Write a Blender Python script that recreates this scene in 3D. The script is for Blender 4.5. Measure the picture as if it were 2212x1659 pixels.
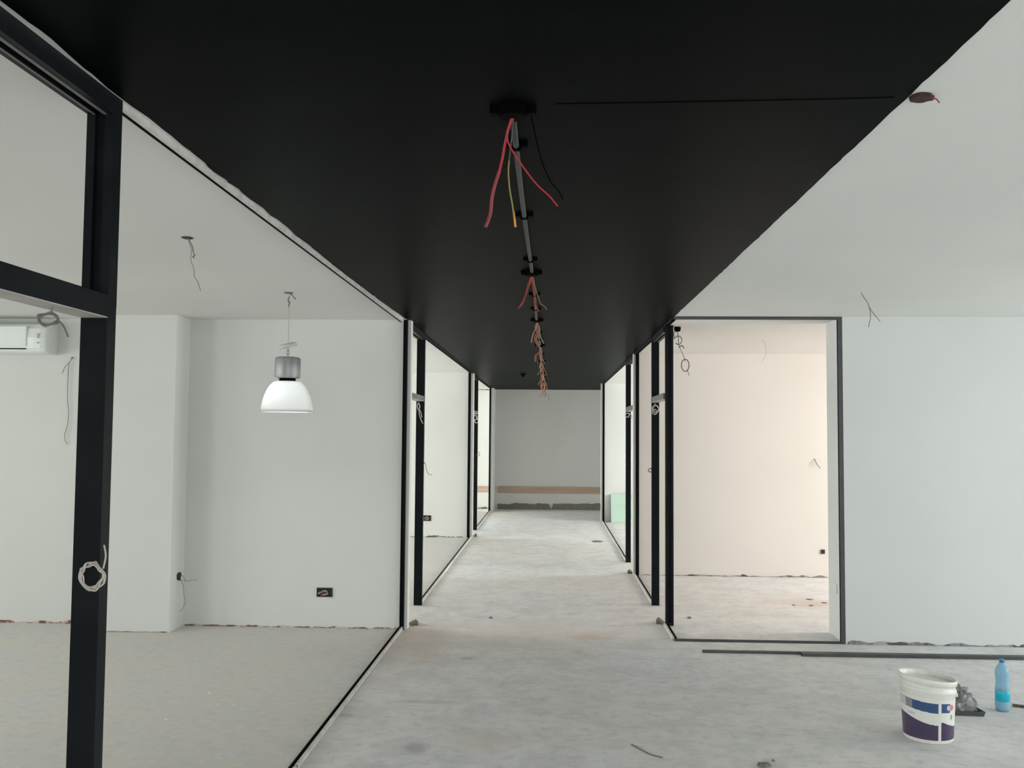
import bpy, bmesh, math, random
from mathutils import Vector, Matrix
random.seed(7)
for o in list(bpy.data.objects): bpy.data.objects.remove(o)
S = bpy.context.scene
COL = S.collection

# ---------------------------------------------------------------- camera
F_PX, PITCH, YAW, ROLL, CAMH = 1993.14, 0.0533323, 0.0416331, 0.0078343, 1.70
H = 2.69
cd = bpy.data.cameras.new('camera'); cam = bpy.data.objects.new('camera', cd); COL.objects.link(cam)
cd.sensor_fit = 'HORIZONTAL'; cd.sensor_width = 36.0; cd.lens = 36.0*F_PX/2212.0
cd.clip_start = 0.05; cd.clip_end = 200
fw = Vector((-math.sin(YAW)*math.cos(PITCH), math.cos(YAW)*math.cos(PITCH), math.sin(PITCH)))
rt = Vector((math.cos(YAW), math.sin(YAW), 0)); up = rt.cross(fw)
r2 = rt*math.cos(ROLL)+up*math.sin(ROLL); u2 = r2.cross(fw)
M = Matrix((r2, u2, -fw)).transposed().to_4x4(); M.translation = Vector((0, 0, CAMH))
cam.matrix_world = M
S.camera = cam

# ---------------------------------------------------------------- view, world, daylight through the windows (rear and far right ones added as fill)
S.view_settings.view_transform = 'Standard'; S.view_settings.look = 'None'
S.view_settings.gamma = 1.0; S.view_settings.use_curve_mapping = False
S.view_settings.exposure = 0.73
w = bpy.data.worlds.new('overcast_sky'); S.world = w; w.use_nodes = True
bg = w.node_tree.nodes['Background']; bg.inputs[0].default_value = (0.86, 0.93, 1.0, 1); bg.inputs[1].default_value = 1.0

def daylight(name, loc, sy, sz, direction, watts, color):
    """an overcast-sky area light filling one window opening"""
    l = bpy.data.lights.new(name, 'AREA'); l.shape = 'RECTANGLE'; l.energy = watts; l.color = color
    o = bpy.data.objects.new(name, l); COL.objects.link(o); o.location = loc
    d = Vector(direction)
    o.rotation_euler = d.to_track_quat('-Z', 'Y').to_euler()
    if abs(d.x) > 0.5: l.size, l.size_y = sy, sz
    else: l.size, l.size_y = sy, sz
    return o
XL, XR = -8.2, 8.6          # exterior walls
COOL = (0.965, 1.0, 0.965); NEU = (0.99, 1.0, 0.94); WARM = (1.0, 0.93, 0.86)
# (side, y0, y1, z0, z1, watts, colour)
WINDOWS = [('left', -0.6, 2.4, 0.95, 2.5, 80, NEU), ('left', 3.8, 6.0, 0.95, 2.5, 46, NEU),
           ('left', 9.2, 13.0, 1.0, 2.6, 215, NEU), ('left', 16.2, 19.9, 1.0, 2.6, 270, NEU),
           ('right', -1.8, 1.6, 0.75, 2.5, 62, COOL), ('right', 4.0, 6.2, 0.12, 1.95, 92, COOL),
           ('right', 8.3, 9.9, 0.8, 2.6, 218, WARM), ('right', 12.0, 16.0, 1.0, 2.6, 340, NEU),
           ('right', 18.7, 20.3, 1.0, 2.4, 120, NEU)]  # this last window is added to throw light on the far wall
REAR_FILL = (-1.1, 2.3, 0.9, 2.45)          # unseen window added behind the camera to brighten the corridor and far wall
daylight('window_daylight', ((REAR_FILL[0]+REAR_FILL[1])/2, -3.21, (REAR_FILL[2]+REAR_FILL[3])/2), REAR_FILL[1]-REAR_FILL[0], REAR_FILL[3]-REAR_FILL[2], (0, 1, 0), 62, NEU)  # fill light of the added rear opening
for sd, y0, y1, z0, z1, wt, c in WINDOWS:
    x = XL-0.16 if sd == 'left' else XR+0.16
    daylight('window_daylight', (x, (y0+y1)/2, (z0+z1)/2), y1-y0, z1-z0, (1, 0, 0) if sd == 'left' else (-1, 0, 0), wt, c)

# ---------------------------------------------------------------- materials
def mat(name, color, rough=0.6, metal=0.0, spec=0.5, noise=None, bump=None, **kw):
    m = bpy.data.materials.new(name); m.use_nodes = True; nt = m.node_tree; b = nt.nodes['Principled BSDF']
    b.inputs['Base Color'].default_value = (*color, 1); b.inputs['Roughness'].default_value = rough
    b.inputs['Metallic'].default_value = metal; b.inputs['Specular IOR Level'].default_value = spec
    for k, v in kw.items(): b.inputs[k.replace('_', ' ')].default_value = v
    tc = nt.nodes.new('ShaderNodeTexCoord')
    if noise:   # (scale, second colour, low, high[, stretch])
        mp = nt.nodes.new('ShaderNodeMapping'); nt.links.new(tc.outputs['Object'], mp.inputs[0])
        if len(noise) > 4: mp.inputs['Scale'].default_value = noise[4]
        n = nt.nodes.new('ShaderNodeTexNoise'); n.inputs['Scale'].default_value = noise[0]; n.inputs['Detail'].default_value = 6
        nt.links.new(mp.outputs[0], n.inputs['Vector'])
        r = nt.nodes.new('ShaderNodeMapRange'); r.inputs[1].default_value = noise[2]; r.inputs[2].default_value = noise[3]
        nt.links.new(n.outputs[0], r.inputs[0])
        mx = nt.nodes.new('ShaderNodeMix'); mx.data_type = 'RGBA'
        mx.inputs[6].default_value = (*color, 1); mx.inputs[7].default_value = (*noise[1], 1)
        nt.links.new(r.outputs[0], mx.inputs[0]); nt.links.new(mx.outputs[2], b.inputs['Base Color'])
    if bump:    # (scale, strength)
        n2 = nt.nodes.new('ShaderNodeTexNoise'); n2.inputs['Scale'].default_value = bump[0]; n2.inputs['Detail'].default_value = 5
        nt.links.new(tc.outputs['Object'], n2.inputs['Vector'])
        bp = nt.nodes.new('ShaderNodeBump'); bp.inputs['Strength'].default_value = bump[1]; bp.inputs['Distance'].default_value = 0.01
        nt.links.new(n2.outputs[0], bp.inputs['Height']); nt.links.new(bp.outputs[0], b.inputs['Normal'])
    return m

M_WALL = mat('white_wall_paint', (0.725, 0.735, 0.715), 0.85, spec=0.25, noise=(1.1, (0.70, 0.71, 0.695), .35, .65), bump=(3, .05))
M_WALLR = mat('cool_white_wall_paint', (0.69, 0.713, 0.70), 0.85, spec=0.25, noise=(1.1, (0.665, 0.688, 0.675), .35, .65), bump=(3, .05))
M_CREAM = mat('cream_wall_paint', (0.76, 0.735, 0.71), 0.85, spec=0.25, noise=(1.0, (0.74, 0.715, 0.685), .35, .65), bump=(3, .05))
M_CEIL = mat('white_ceiling_paint', (0.79, 0.80, 0.78), 0.9, spec=0.2, noise=(0.8, (0.76, 0.77, 0.755), .35, .65))
M_BLKCEIL = mat('black_ceiling_paint', (0.0015, 0.0024, 0.0026), 0.40, noise=(2.2, (0.0030, 0.0045, 0.0045), .3, .7, (0.5, 3, 1)), bump=(160, .06), IOR=1.058)
M_FRAME = mat('black_powder_coat', (0.0065, 0.0090, 0.0115), 0.45, noise=(9, (0.010, 0.0125, 0.015), .4, .7), bump=(90, .05), IOR=1.2)
M_FRAMEIN = mat('black_groove', (0.001, 0.001, 0.0015), 0.8, IOR=1.02)
M_TRANS = mat('scuffed_grey_steel', (0.17, 0.17, 0.165), 0.6, noise=(10, (0.12, 0.12, 0.12), .4, .7))
M_PROFILE = mat('dark_grey_steel', (0.055, 0.058, 0.062), 0.5, noise=(8, (0.075, 0.078, 0.08), .4, .7))  # loose profiles; on the corner channels the grey is light put into black steel
M_LIP = mat('dull_groove_lip', (0.14, 0.13, 0.125), 0.6)
M_ALU = mat('dusty_aluminium', (0.66, 0.65, 0.62), 0.6, noise=(14, (0.50, 0.49, 0.47), .4, .7))
M_BARE = mat('primed_steel', (0.50, 0.48, 0.45), 0.6, 0.1, noise=(10, (0.42, 0.40, 0.37), .4, .7))
M_PLAST = mat('rough_plaster_edge', (0.62, 0.61, 0.56), 0.9, noise=(30, (0.5, 0.49, 0.45), .4, .7))
M_RED = mat('bare_red_block', (0.20, 0.10, 0.085), 0.9, noise=(16, (0.62, 0.57, 0.50), .44, .58))
M_GAP = mat('dirty_gap', (0.10, 0.095, 0.09), 0.9, noise=(9, (0.42, 0.40, 0.37), .42, .60))
M_WIREW = mat('grey_white_cable', (0.50, 0.47, 0.43), 0.5)
M_WIREG = mat('grey_cable', (0.16, 0.155, 0.15), 0.5)
M_WIRER = mat('red_wire', (0.40, 0.016, 0.032), 0.5)
M_WIRED = mat('dark_red_wire', (0.26, 0.026, 0.034), 0.5)
M_WIREO = mat('orange_wire', (0.33, 0.06, 0.035), 0.5)
M_DULLR = mat('dusty_pink_wire', (0.36, 0.12, 0.10), 0.6)
M_DULLO = mat('dusty_orange_wire', (0.42, 0.15, 0.08), 0.6)
M_DULLY = mat('dusty_tan_wire', (0.40, 0.27, 0.17), 0.6)
M_WIREY = mat('yellow_green_wire', (0.24, 0.20, 0.05), 0.5)
M_WIREGR = mat('green_wire', (0.04, 0.06, 0.03), 0.5)
M_ORTIP = mat('orange_tip', (0.75, 0.30, 0.04), 0.45)
M_BLACK = mat('black_plastic', (0.0015, 0.0015, 0.0018), 0.6, IOR=1.08)
M_COND = mat('painted_conduit', (0.030, 0.036, 0.035), 0.6, noise=(25, (0.048, 0.052, 0.050), .4, .7))
M_WOOD = mat('wood_wedge', (0.17, 0.125, 0.09), 0.8, noise=(30, (0.10, 0.075, 0.055), .4, .6, (1, 6, 1)))
M_RAIL = mat('brown_rail_wood', (0.55, 0.40, 0.31), 0.7, noise=(6, (0.46, 0.33, 0.26), .4, .6, (.3, 4, 8)))
M_BUCKET = mat('white_bucket_plastic', (0.84, 0.85, 0.80), 0.35, noise=(14, (0.76, 0.77, 0.71), .5, .75))
M_MINT = mat('green_plasterboard', (0.52, 0.68, 0.59), 0.8, noise=(4, (0.50, 0.66, 0.57), .4, .6))
M_AC = mat('white_ac_plastic', (0.80, 0.84, 0.83), 0.3)
M_METAL = mat('brushed_metal', (0.40, 0.41, 0.42), 0.5, 0.6, noise=(5, (0.33, 0.34, 0.35), .35, .65, (6, 6, .5)))
M_BOXIN = mat('socket_box_black', (0.012, 0.014, 0.018), 0.6)
M_BROWNW = mat('brown_wire', (0.26, 0.17, 0.13), 0.5)
M_GREYBAG = mat('crumpled_grey_plastic', (0.16, 0.15, 0.155), 0.45, noise=(18, (0.40, 0.40, 0.42), .45, .62))
M_TRAY = mat('dark_tray', (0.07, 0.08, 0.075), 0.5)
M_BROWNIN = mat('ceiling_hole_brown', (0.035, 0.014, 0.014), 0.9, noise=(60, (0.055, 0.018, 0.018), .4, .6))
M_DEB2 = mat('dark_hole', (0.06, 0.055, 0.045), 0.9)
M_CRUMB = mat('plaster_crumb', (0.80, 0.80, 0.76), 0.9)
M_DEB = mat('grey_debris', (0.17, 0.155, 0.13), 0.9, noise=(40, (0.26, 0.24, 0.21), .4, .6))
M_WINF = mat('white_window_frame', (0.75, 0.76, 0.76), 0.4)

def floor_material():
    m = bpy.data.materials.new('concrete_screed'); m.use_nodes = True; nt = m.node_tree; b = nt.nodes['Principled BSDF']
    L = nt.links; tc = nt.nodes.new('ShaderNodeTexCoord')
    def noise(scale, stretch=(1, 1, 1), detail=6, rough=.55, dist=0.0):
        mp = nt.nodes.new('ShaderNodeMapping'); L.new(tc.outputs['Object'], mp.inputs[0]); mp.inputs['Scale'].default_value = stretch
        n = nt.nodes.new('ShaderNodeTexNoise'); n.inputs['Scale'].default_value = scale; n.inputs['Detail'].default_value = detail
        n.inputs['Roughness'].default_value = rough; n.inputs['Distortion'].default_value = dist
        L.new(mp.outputs[0], n.inputs['Vector']); return n.outputs[0]
    def rng(s, a, c, lo=0, hi=1):
        r = nt.nodes.new('ShaderNodeMapRange'); L.new(s, r.inputs[0])
        for i, v in zip((1, 2, 3, 4), (a, c, lo, hi)): r.inputs[i].default_value = v
        return r.outputs[0]
    def mix(f, A, B, mode='MIX'):
        x = nt.nodes.new('ShaderNodeMix'); x.data_type = 'RGBA'; x.blend_type = mode
        if isinstance(f, float): x.inputs[0].default_value = f
        else: L.new(f, x.inputs[0])
        for i, v in ((6, A), (7, B)):
            if isinstance(v, tuple): x.inputs[i].default_value = (*v, 1)
            else: L.new(v, x.inputs[i])
        return x.outputs[2]
    sep = nt.nodes.new('ShaderNodeSeparateXYZ'); L.new(tc.outputs['Object'], sep.inputs[0])
    def math_(op, a, v):
        n = nt.nodes.new('ShaderNodeMath'); n.operation = op
        for k, q in enumerate((a, v)):
            if isinstance(q, (int, float)): n.inputs[k].default_value = q
            else: L.new(q, n.inputs[k])
        return n.outputs[0]
    def stain(cx, cy, sx, sy, edge=.35, wob=.5):     # 1 at the middle of a stain of its own place and shape, 0 outside
        dx = math_('MULTIPLY', math_('SUBTRACT', sep.outputs[0], cx), 1/sx); dy = math_('MULTIPLY', math_('SUBTRACT', sep.outputs[1], cy), 1/sy)
        d = math_('SQRT', math_('ADD', math_('MULTIPLY', dx, dx), math_('MULTIPLY', dy, dy)), 0)
        d = math_('ADD', d, math_('MULTIPLY', math_('SUBTRACT', noise(2.2/max(sx, .2)), .5), wob*2))
        return rng(d, 1.0, edge, 0, 1)
    c = mix(rng(noise(.40), .40, .62), (0.815, 0.785, 0.755), (0.785, 0.80, 0.835))         # warm and cool patches
    left = rng(math_('ADD', sep.outputs[0], math_('MULTIPLY', noise(3.0), .25)), -1.10, -1.35)
    c = mix(left, c, mix(rng(noise(.8), .38, .66), (0.70, 0.668, 0.60), (0.665, 0.65, 0.615)))  # tan dust in the left room
    c = mix(rng(noise(3.2, (1, 1.1, 1), 8, .68, .4), .43, .66, 0, .95), c, (0.655, 0.655, 0.655))      # mottling
    c = mix(rng(noise(11, (1, 1.2, 1), 7, .68, .3), .50, .72, 0, .8), c, (0.57, 0.57, 0.565))       # fine trowel marks
    c = mix(rng(noise(20, (1, 1, 1), 4, .6), .54, .74, 0, .45), c, (0.84, 0.84, 0.83))                # pale flecks
    c = mix(rng(noise(1.3, (1, 1, 1), 4), .57, .72, 0, .6), c, (0.73, 0.655, 0.59))                  # brownish stains
    for cx, cy, sx, sy, st, colr in ((-1.05, 7.5, .35, 1.2, .60, (.60, .51, .44)), (-.1, 8.0, 1.3, .8, .45, (.70, .63, .565)), (.35, 7.85, .22, .12, .6, (.72, .50, .43)),
                                     (-.72, 5.05, .10, .12, .6, (.36, .37, .38)), (-.75, 5.9, .34, .05, .35, (.40, .40, .40)), (-.62, 7.05, .07, .06, .6, (.42, .40, .38)),
                                     (.22, 7.3, .06, .05, .5, (.45, .45, .45)), (-1.22, 5.6, .09, .06, .55, (.45, .45, .45)), (2.6, 9.6, .45, .35, .5, (.58, .50, .44)),
                                     (-.35, 8.6, .05, .05, .5, (.45, .43, .40)), (1.15, 12.6, .4, .5, .4, (.68, .58, .50))):
        c = mix(math_('MULTIPLY', stain(cx, cy, sx, sy), st), c, colr)
    L.new(c, b.inputs['Base Color']); b.inputs['Roughness'].default_value = .75; b.inputs['Specular IOR Level'].default_value = .35
    bp = nt.nodes.new('ShaderNodeBump'); bp.inputs['Strength'].default_value = .25; bp.inputs['Distance'].default_value = .01
    L.new(noise(9, (1, 1.1, 1), 8, .65), bp.inputs['Height']); L.new(bp.outputs[0], b.inputs['Normal'])
    return m
M_FLOOR = floor_material()

# ---------------------------------------------------------------- helpers
def link(name, bm, m, parent=None, smooth=False, mats=None):
    me = bpy.data.meshes.new(name)
    bmesh.ops.recalc_face_normals(bm, faces=bm.faces[:]); bm.to_mesh(me); bm.free()
    for x in (mats or [m]): me.materials.append(x)
    if smooth: me.polygons.foreach_set('use_smooth', [True]*len(me.polygons))
    o = bpy.data.objects.new(name, me); COL.objects.link(o)
    if parent is not None: o.parent = parent; o.matrix_parent_inverse = Matrix.Translation(-parent.location)
    return o
def box(bm, x0, x1, y0, y1, z0, z1, mi=0, bev=0):
    vs = [bm.verts.new((x, y, z)) for x in (x0, x1) for y in (y0, y1) for z in (z0, z1)]
    fs = [bm.faces.new([vs[i] for i in q]) for q in ((0, 1, 3, 2), (4, 6, 7, 5), (0, 4, 5, 1), (2, 3, 7, 6), (0, 2, 6, 4), (1, 5, 7, 3))]
    for f in fs: f.material_index = mi
    if bev:
        r = bmesh.ops.bevel(bm, geom=list({e for f in fs for e in f.edges}), offset=bev, segments=2, affect='EDGES', profile=.5)
        for f in r['faces']: f.material_index = mi
    return fs
def tag(o, label=None, cat=None, group=None, kind=None):
    if label: o['label'] = label
    if cat: o['category'] = cat
    if group: o['group'] = group
    if kind: o['kind'] = kind
    elif cat and not kind: o['kind'] = 'thing'
    return o
def empty(name, loc, label, cat, group=None):
    o = bpy.data.objects.new(name, None); COL.objects.link(o); o.location = loc; o.empty_display_size = .1
    return tag(o, label, cat, group)
def struct(name, bm, m, **k):
    return tag(link(name, bm, m, **k), kind='structure')
def smooth_path(pts, n=8):
    P = [Vector(p) for p in pts]
    if len(P) < 3: return P
    Q = [P[0]*2-P[1]]+P+[P[-1]*2-P[-2]]; out = []
    for i in range(1, len(Q)-2):
        for k in range(n):
            t = k/n; a, b, c, d = Q[i-1:i+3]
            out.append(.5*((2*b)+(c-a)*t+(2*a-5*b+4*c-d)*t*t+(3*b-a-3*c+d)*t**3))
    out.append(P[-1]); return out
def tube(bm, pts, r, seg=8, mi=0, n=8, sm=True):
    P = smooth_path(pts, n) if sm else [Vector(p) for p in pts]
    rings = []; nrm = None
    for i, p in enumerate(P):
        t = (P[min(i+1, len(P)-1)]-P[max(i-1, 0)])
        t = t.normalized() if t.length > 1e-9 else Vector((0, 0, 1))
        if nrm is None: nrm = t.orthogonal().normalized()
        nrm = (nrm-t*nrm.dot(t)); nrm = nrm.normalized() if nrm.length > 1e-6 else t.orthogonal().normalized()
        bn = t.cross(nrm)
        rings.append([bm.verts.new(p+(nrm*math.cos(a)+bn*math.sin(a))*r) for a in [2*math.pi*k/seg for k in range(seg)]])
    for A, B in zip(rings, rings[1:]):
        for k in range(seg): bm.faces.new((A[k], A[(k+1) % seg], B[(k+1) % seg], B[k])).material_index = mi
    for R in (rings[0], rings[-1]): bm.faces.new(R).material_index = mi
def lathe(bm, prof, c=(0, 0, 0), seg=48, mi=0, closed=False, xf=None):
    c = Vector(c); rings = []
    for r, z in prof:
        if r < 1e-5: rings.append([bm.verts.new(c+Vector((0, 0, z)))])
        else: rings.append([bm.verts.new(c+Vector((r*math.cos(2*math.pi*k/seg), r*math.sin(2*math.pi*k/seg), z))) for k in range(seg)])
    prs = list(zip(rings, rings[1:]))
    if closed: prs.append((rings[-1], rings[0]))
    for A, B in prs:
        for k in range(seg):
            j = (k+1) % seg
            if len(A) == 1 and len(B) == 1: continue
            if len(A) == 1: f = bm.faces.new((A[0], B[j], B[k]))
            elif len(B) == 1: f = bm.faces.new((A[k], A[j], B[0]))
            else: f = bm.faces.new((A[k], A[j], B[j], B[k]))
            f.material_index = mi
def BM(): return bmesh.new()
def coil_path(c, r, turns, plane='xz', jit=.15, seed=1, ny=.0):
    rd = random.Random(seed); out = []; N = int(turns*10)
    for i in range(N+1):
        a = 2*math.pi*i/10+.7; rr = r*(1+rd.uniform(-jit, jit)); u, v = rr*math.cos(a), rr*math.sin(a)*1.1
        d = rd.uniform(-.006, .006)+ny*i/N
        out.append((c[0]+u, c[1]+d, c[2]+v) if plane == 'xz' else (c[0]+d, c[1]+u, c[2]+v))
    return out

# ---------------------------------------------------------------- the shell
bm = BM(); box(bm, XL-.3, XR+.3, -3.3, 21.1, -.2, 0); struct('floor', bm, M_FLOOR)
bm = BM(); box(bm, XL-.3, XR+.3, -3.3, 21.1, H, H+.2); struct('ceiling', bm, M_CEIL)

# black painted strip of ceiling over the corridor, ragged on its left edge
def black_ceiling():
    bm = BM(); rd = random.Random(3)
    key = [(-3.2, -1.268), (2.03, -1.272), (2.26, -1.262), (2.45, -1.276), (2.62, -1.286), (2.7, -1.276), (3.0, -1.272), (3.4, -1.281), (4.2, -1.276), (5.6, -1.290), (7.0, -1.278), (7.9, -1.262), (8.04, -1.238), (8.3, -1.262), (15, -1.28), (16, -1.28), (19.9, -1.28), (20.79, -1.235)]
    def edge(y):
        for (a, xa), (b, xb) in zip(key, key[1:]):
            if a <= y <= b: return xa+(xb-xa)*(y-a)/(b-a)
        return key[-1][1]
    ys = []; y = -3.2
    while y < 20.78: ys.append(y); y += rd.uniform(.03, .11)
    ys.append(20.79); top, bot = [], []
    for y in ys:
        j = rd.gauss(0, .0028) if y < 8 else rd.gauss(0, .001)
        xr = 1.035+rd.gauss(0, .0015) if y < 7.75 else 1.036
        if y > 18.2: xr = 8.59
        xl = edge(y)+j
        top.append([bm.verts.new((xl, y, H-.0005)), bm.verts.new((xr, y, H-.0005))])
        bot.append([bm.verts.new((xl, y, H-.004)), bm.verts.new((xr, y, H-.004))])
    for i in range(len(ys)-1):
        for R, in ((top,), (bot,)): bm.faces.new((R[i][0], R[i][1], R[i+1][1], R[i+1][0]))
        for s in (0, 1): bm.faces.new((top[i][s], top[i+1][s], bot[i+1][s], bot[i][s]))
    for i in (0, -1): bm.faces.new((top[i][0], top[i][1], bot[i][1], bot[i][0]))
    o = struct('ceiling_black', bm, M_BLKCEIL); o['label'] = 'matt black painted ceiling strip over the corridor'
black_ceiling()
# a chased seam running across the black ceiling
bm = BM(); tube(bm, [(.01, 2.716, H-.0045), (.3, 2.709, H-.0045), (.6, 2.70, H-.0045), (.86, 2.69, H-.0045), (.995, 2.68, H-.0045)], .0012, 6)
struct('trim_1', bm, M_FRAMEIN)

def wall(name, x0, x1, y0, y1, m=M_WALL):
    bm = BM(); box(bm, x0, x1, y0, y1, 0, H); return struct(name, bm, m)
wall('wall_left_room', XL, -1.226, 8.04, 8.14)                 # behind the pendant lamp
wall('wall_left_second_room', XL, -1.254, 15.08, 15.19)
wall('wall_left_stub', -1.325, -1.238, 20.07, 20.79)
wall('wall_back', XL, XR, 20.79, 20.95)
wall('wall_right_front', 2.424, XR, 7.75, 8.20, M_WALLR)
wall('wall_right_room', 1.014, XR, 11.31, 11.41, M_CREAM)
wall('wall_right_second_room', 0.988, XR, 18.03, 18.14)
bm = BM(); a, b, c, d = REAR_FILL
box(bm, XL-.15, a, -3.2, -3.05, 0, H); box(bm, b, XR+.15, -3.2, -3.05, 0, H); box(bm, a, b, -3.2, -3.05, 0, c); box(bm, a, b, -3.2, -3.05, d, H)
struct('wall_rear', bm, M_WALL)
bm = BM(); t = .05
box(bm, a, a+t, -3.16, -3.10, c, d); box(bm, b-t, b, -3.16, -3.10, c, d); box(bm, (a+b)/2-t/2, (a+b)/2+t/2, -3.16, -3.10, c+t, d-t)
box(bm, a+t, b-t, -3.16, -3.10, c, c+t); box(bm, a+t, b-t, -3.16, -3.10, d-t, d); struct('window_10', bm, M_WINF)  # frame of the added rear window
wall('wall_left_near', -1.37, -1.29, -3.05, 1.62)
bm = BM(); box(bm, -3.745, -3.20, 7.745, 8.04, 0, H); struct('wall_pilaster', bm, M_WALL)

def ext_wall(name, x0, x1, side, m):
    bm = BM(); ys = sorted([(a, b, c, d) for s, a, b, c, d, *_ in WINDOWS if s == side]); y = -3.2
    for a, b, c, d in ys:
        box(bm, x0, x1, y, a, 0, H); box(bm, x0, x1, a, b, 0, c); box(bm, x0, x1, a, b, d, H); y = b
    box(bm, x0, x1, y, 20.95, 0, H); struct(name, bm, m)
ext_wall('wall_left', XL-.15, XL, 'left', M_WALL); ext_wall('wall_right', XR, XR+.15, 'right', M_WALLR)
for i, (sd, y0, y1, z0, z1, wt, c) in enumerate(WINDOWS):
    x0, x1 = (XL-.11, XL-.05) if sd == 'left' else (XR+.05, XR+.11)
    bm = BM(); t = .05; ym = (y0+y1)/2
    box(bm, x0, x1, y0, y0+t, z0, z1); box(bm, x0, x1, y1-t, y1, z0, z1); box(bm, x0, x1, ym-t/2, ym+t/2, z0+t, z1-t)
    box(bm, x0, x1, y0+t, y1-t, z0, z0+t); box(bm, x0, x1, y0+t, y1-t, z1-t, z1)
    struct('window_%d' % (i+1), bm, M_WINF)  # the highest number frames the added far right window
bm = BM(); box(bm, 1.062, XR-.001, 8.201, 11.309, H-.002, H-.0002); struct('ceiling_right_room', bm, M_CREAM)
bm = BM(); box(bm, -6.45, -1.345, 20.76, 20.79, H-.02, H-.001); struct('trim_2', bm, M_GAP)

# ragged unfinished wall feet
def ragged(name, x0, x1, y, zmean, amp, m, seed, gap=.12, thick=.006, step=.035):
    rd = random.Random(seed); bm = BM(); x = x0; z = zmean; prev = None
    while x <= x1+1e-6:
        z += (zmean-z)*.3+rd.gauss(0, amp); zz = max(.004, z)
        if rd.random() < gap: zz = .003
        cur = [bm.verts.new((x, y-thick, 0.0)), bm.verts.new((x, y-thick, zz)), bm.verts.new((x, y+.001, zz)), bm.verts.new((x, y+.001, 0.0))]
        if prev:
            for a, b in ((0, 1), (1, 2), (2, 3), (3, 0)): bm.faces.new((prev[a], prev[b], cur[b], cur[a]))
        else: bm.faces.new(cur)
        prev = cur; x += step
    bm.faces.new(prev); return struct(name, bm, m)
ragged('baseboard_left_room', -3.18, -1.31, 8.04, .010, .004, M_RED, 4)
ragged('baseboard_left_corner', -6.4, -3.76, 8.04, .018, .005, M_RED, 5, gap=.03)
ragged('baseboard_pilaster', -3.74, -3.205, 7.745, .006, .002, M_GAP, 6)
ragged('baseboard_right_front', 2.44, 8.5, 7.75, .014, .006, M_GAP, 8, gap=.06)
ragged('baseboard_right_room', 1.1, 8.5, 11.31, .010, .006, M_GAP, 9, gap=.08)
ragged('baseboard_left_second_room', -5, -1.37, 15.08, .018, .006, M_GAP, 10)
ragged('baseboard_back', -1.17, 8.5, 20.79, .125, .007, M_DEB, 11, gap=.02, thick=.02, step=.05)
ragged('baseboard_back_left', -6.3, -1.36, 20.79, .03, .006, M_GAP, 12, gap=.02, thick=.02, step=.05)

# wooden rail along the far wall
bm = BM(); box(bm, -1.165, 8.59, 20.765, 20.79, .365, .512, bev=.004); tag(link('wall_rail', bm, M_RAIL), 'long brown wooden rail fixed low across the grey far wall', 'rail')
bm = BM(); box(bm, -6.3, -1.345, 20.765, 20.79, .38, .51, bev=.004); tag(link('wall_rail', bm, M_RAIL), 'brown rail low on the sunlit far wall of the last left room', 'rail')

# ---------------------------------------------------------------- steel partition frames
def post(parent, x0, x1, y0, y1=None, groove_from=None, z0=0, z1=H):
    """box post; above the transom a glazing groove runs down the face towards the near side"""
    y1 = y1 or y0+.05; bm = BM()
    if groove_from is None: box(bm, x0, x1, y0, y1, z0, z1, bev=.0015)
    else:
        box(bm, x0, x1, y0, y1, z0, groove_from, bev=.0015)
        w = (x1-x0); a, b = x0+w*.30, x0+w*.68
        box(bm, x0, a, y0, y1, groove_from, z1); box(bm, b, x1, y0, y1, groove_from, z1); box(bm, a, b, y0+.02, y1, groove_from, z1)
    return link('post', bm, M_FRAME, parent)
def head(parent, x0, x1, y0, y1, zb=None):
    """head beam with a groove in its underside"""
    zb = zb or H-.06; bm = BM(); w = x1-x0; a, b = x0+w*.30, x0+w*.62
    box(bm, x0, a, y0, y1, zb, H-.0005); box(bm, b, x1, y0, y1, zb, H-.0005); box(bm, a, b, y0, y1, zb+.02, H-.0005)
    h = link('head_beam', bm, M_FRAME, parent)
    bm = BM(); box(bm, a-.006, a, y0, y1, zb-.002, zb+.001); box(bm, b, b+.010, y0, y1, zb-.002, zb+.001)
    link('groove_lip', bm, M_LIP, h); return h
def transom(parent, x0, x1, y0, y1, zb, zt, m=None):
    bm = BM(); box(bm, x0, x1, y0, y1, zb+.002, zt, bev=.0012); t = link('transom', bm, m or M_TRANS, parent)
    bm = BM(); box(bm, x0+.001, x1-.001, y0, y1, zb-.001, zb+.0025); u = link('underside', bm, M_BARE, t); u['label'] = 'bare grey metal underside of the transom'
    return t
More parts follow.
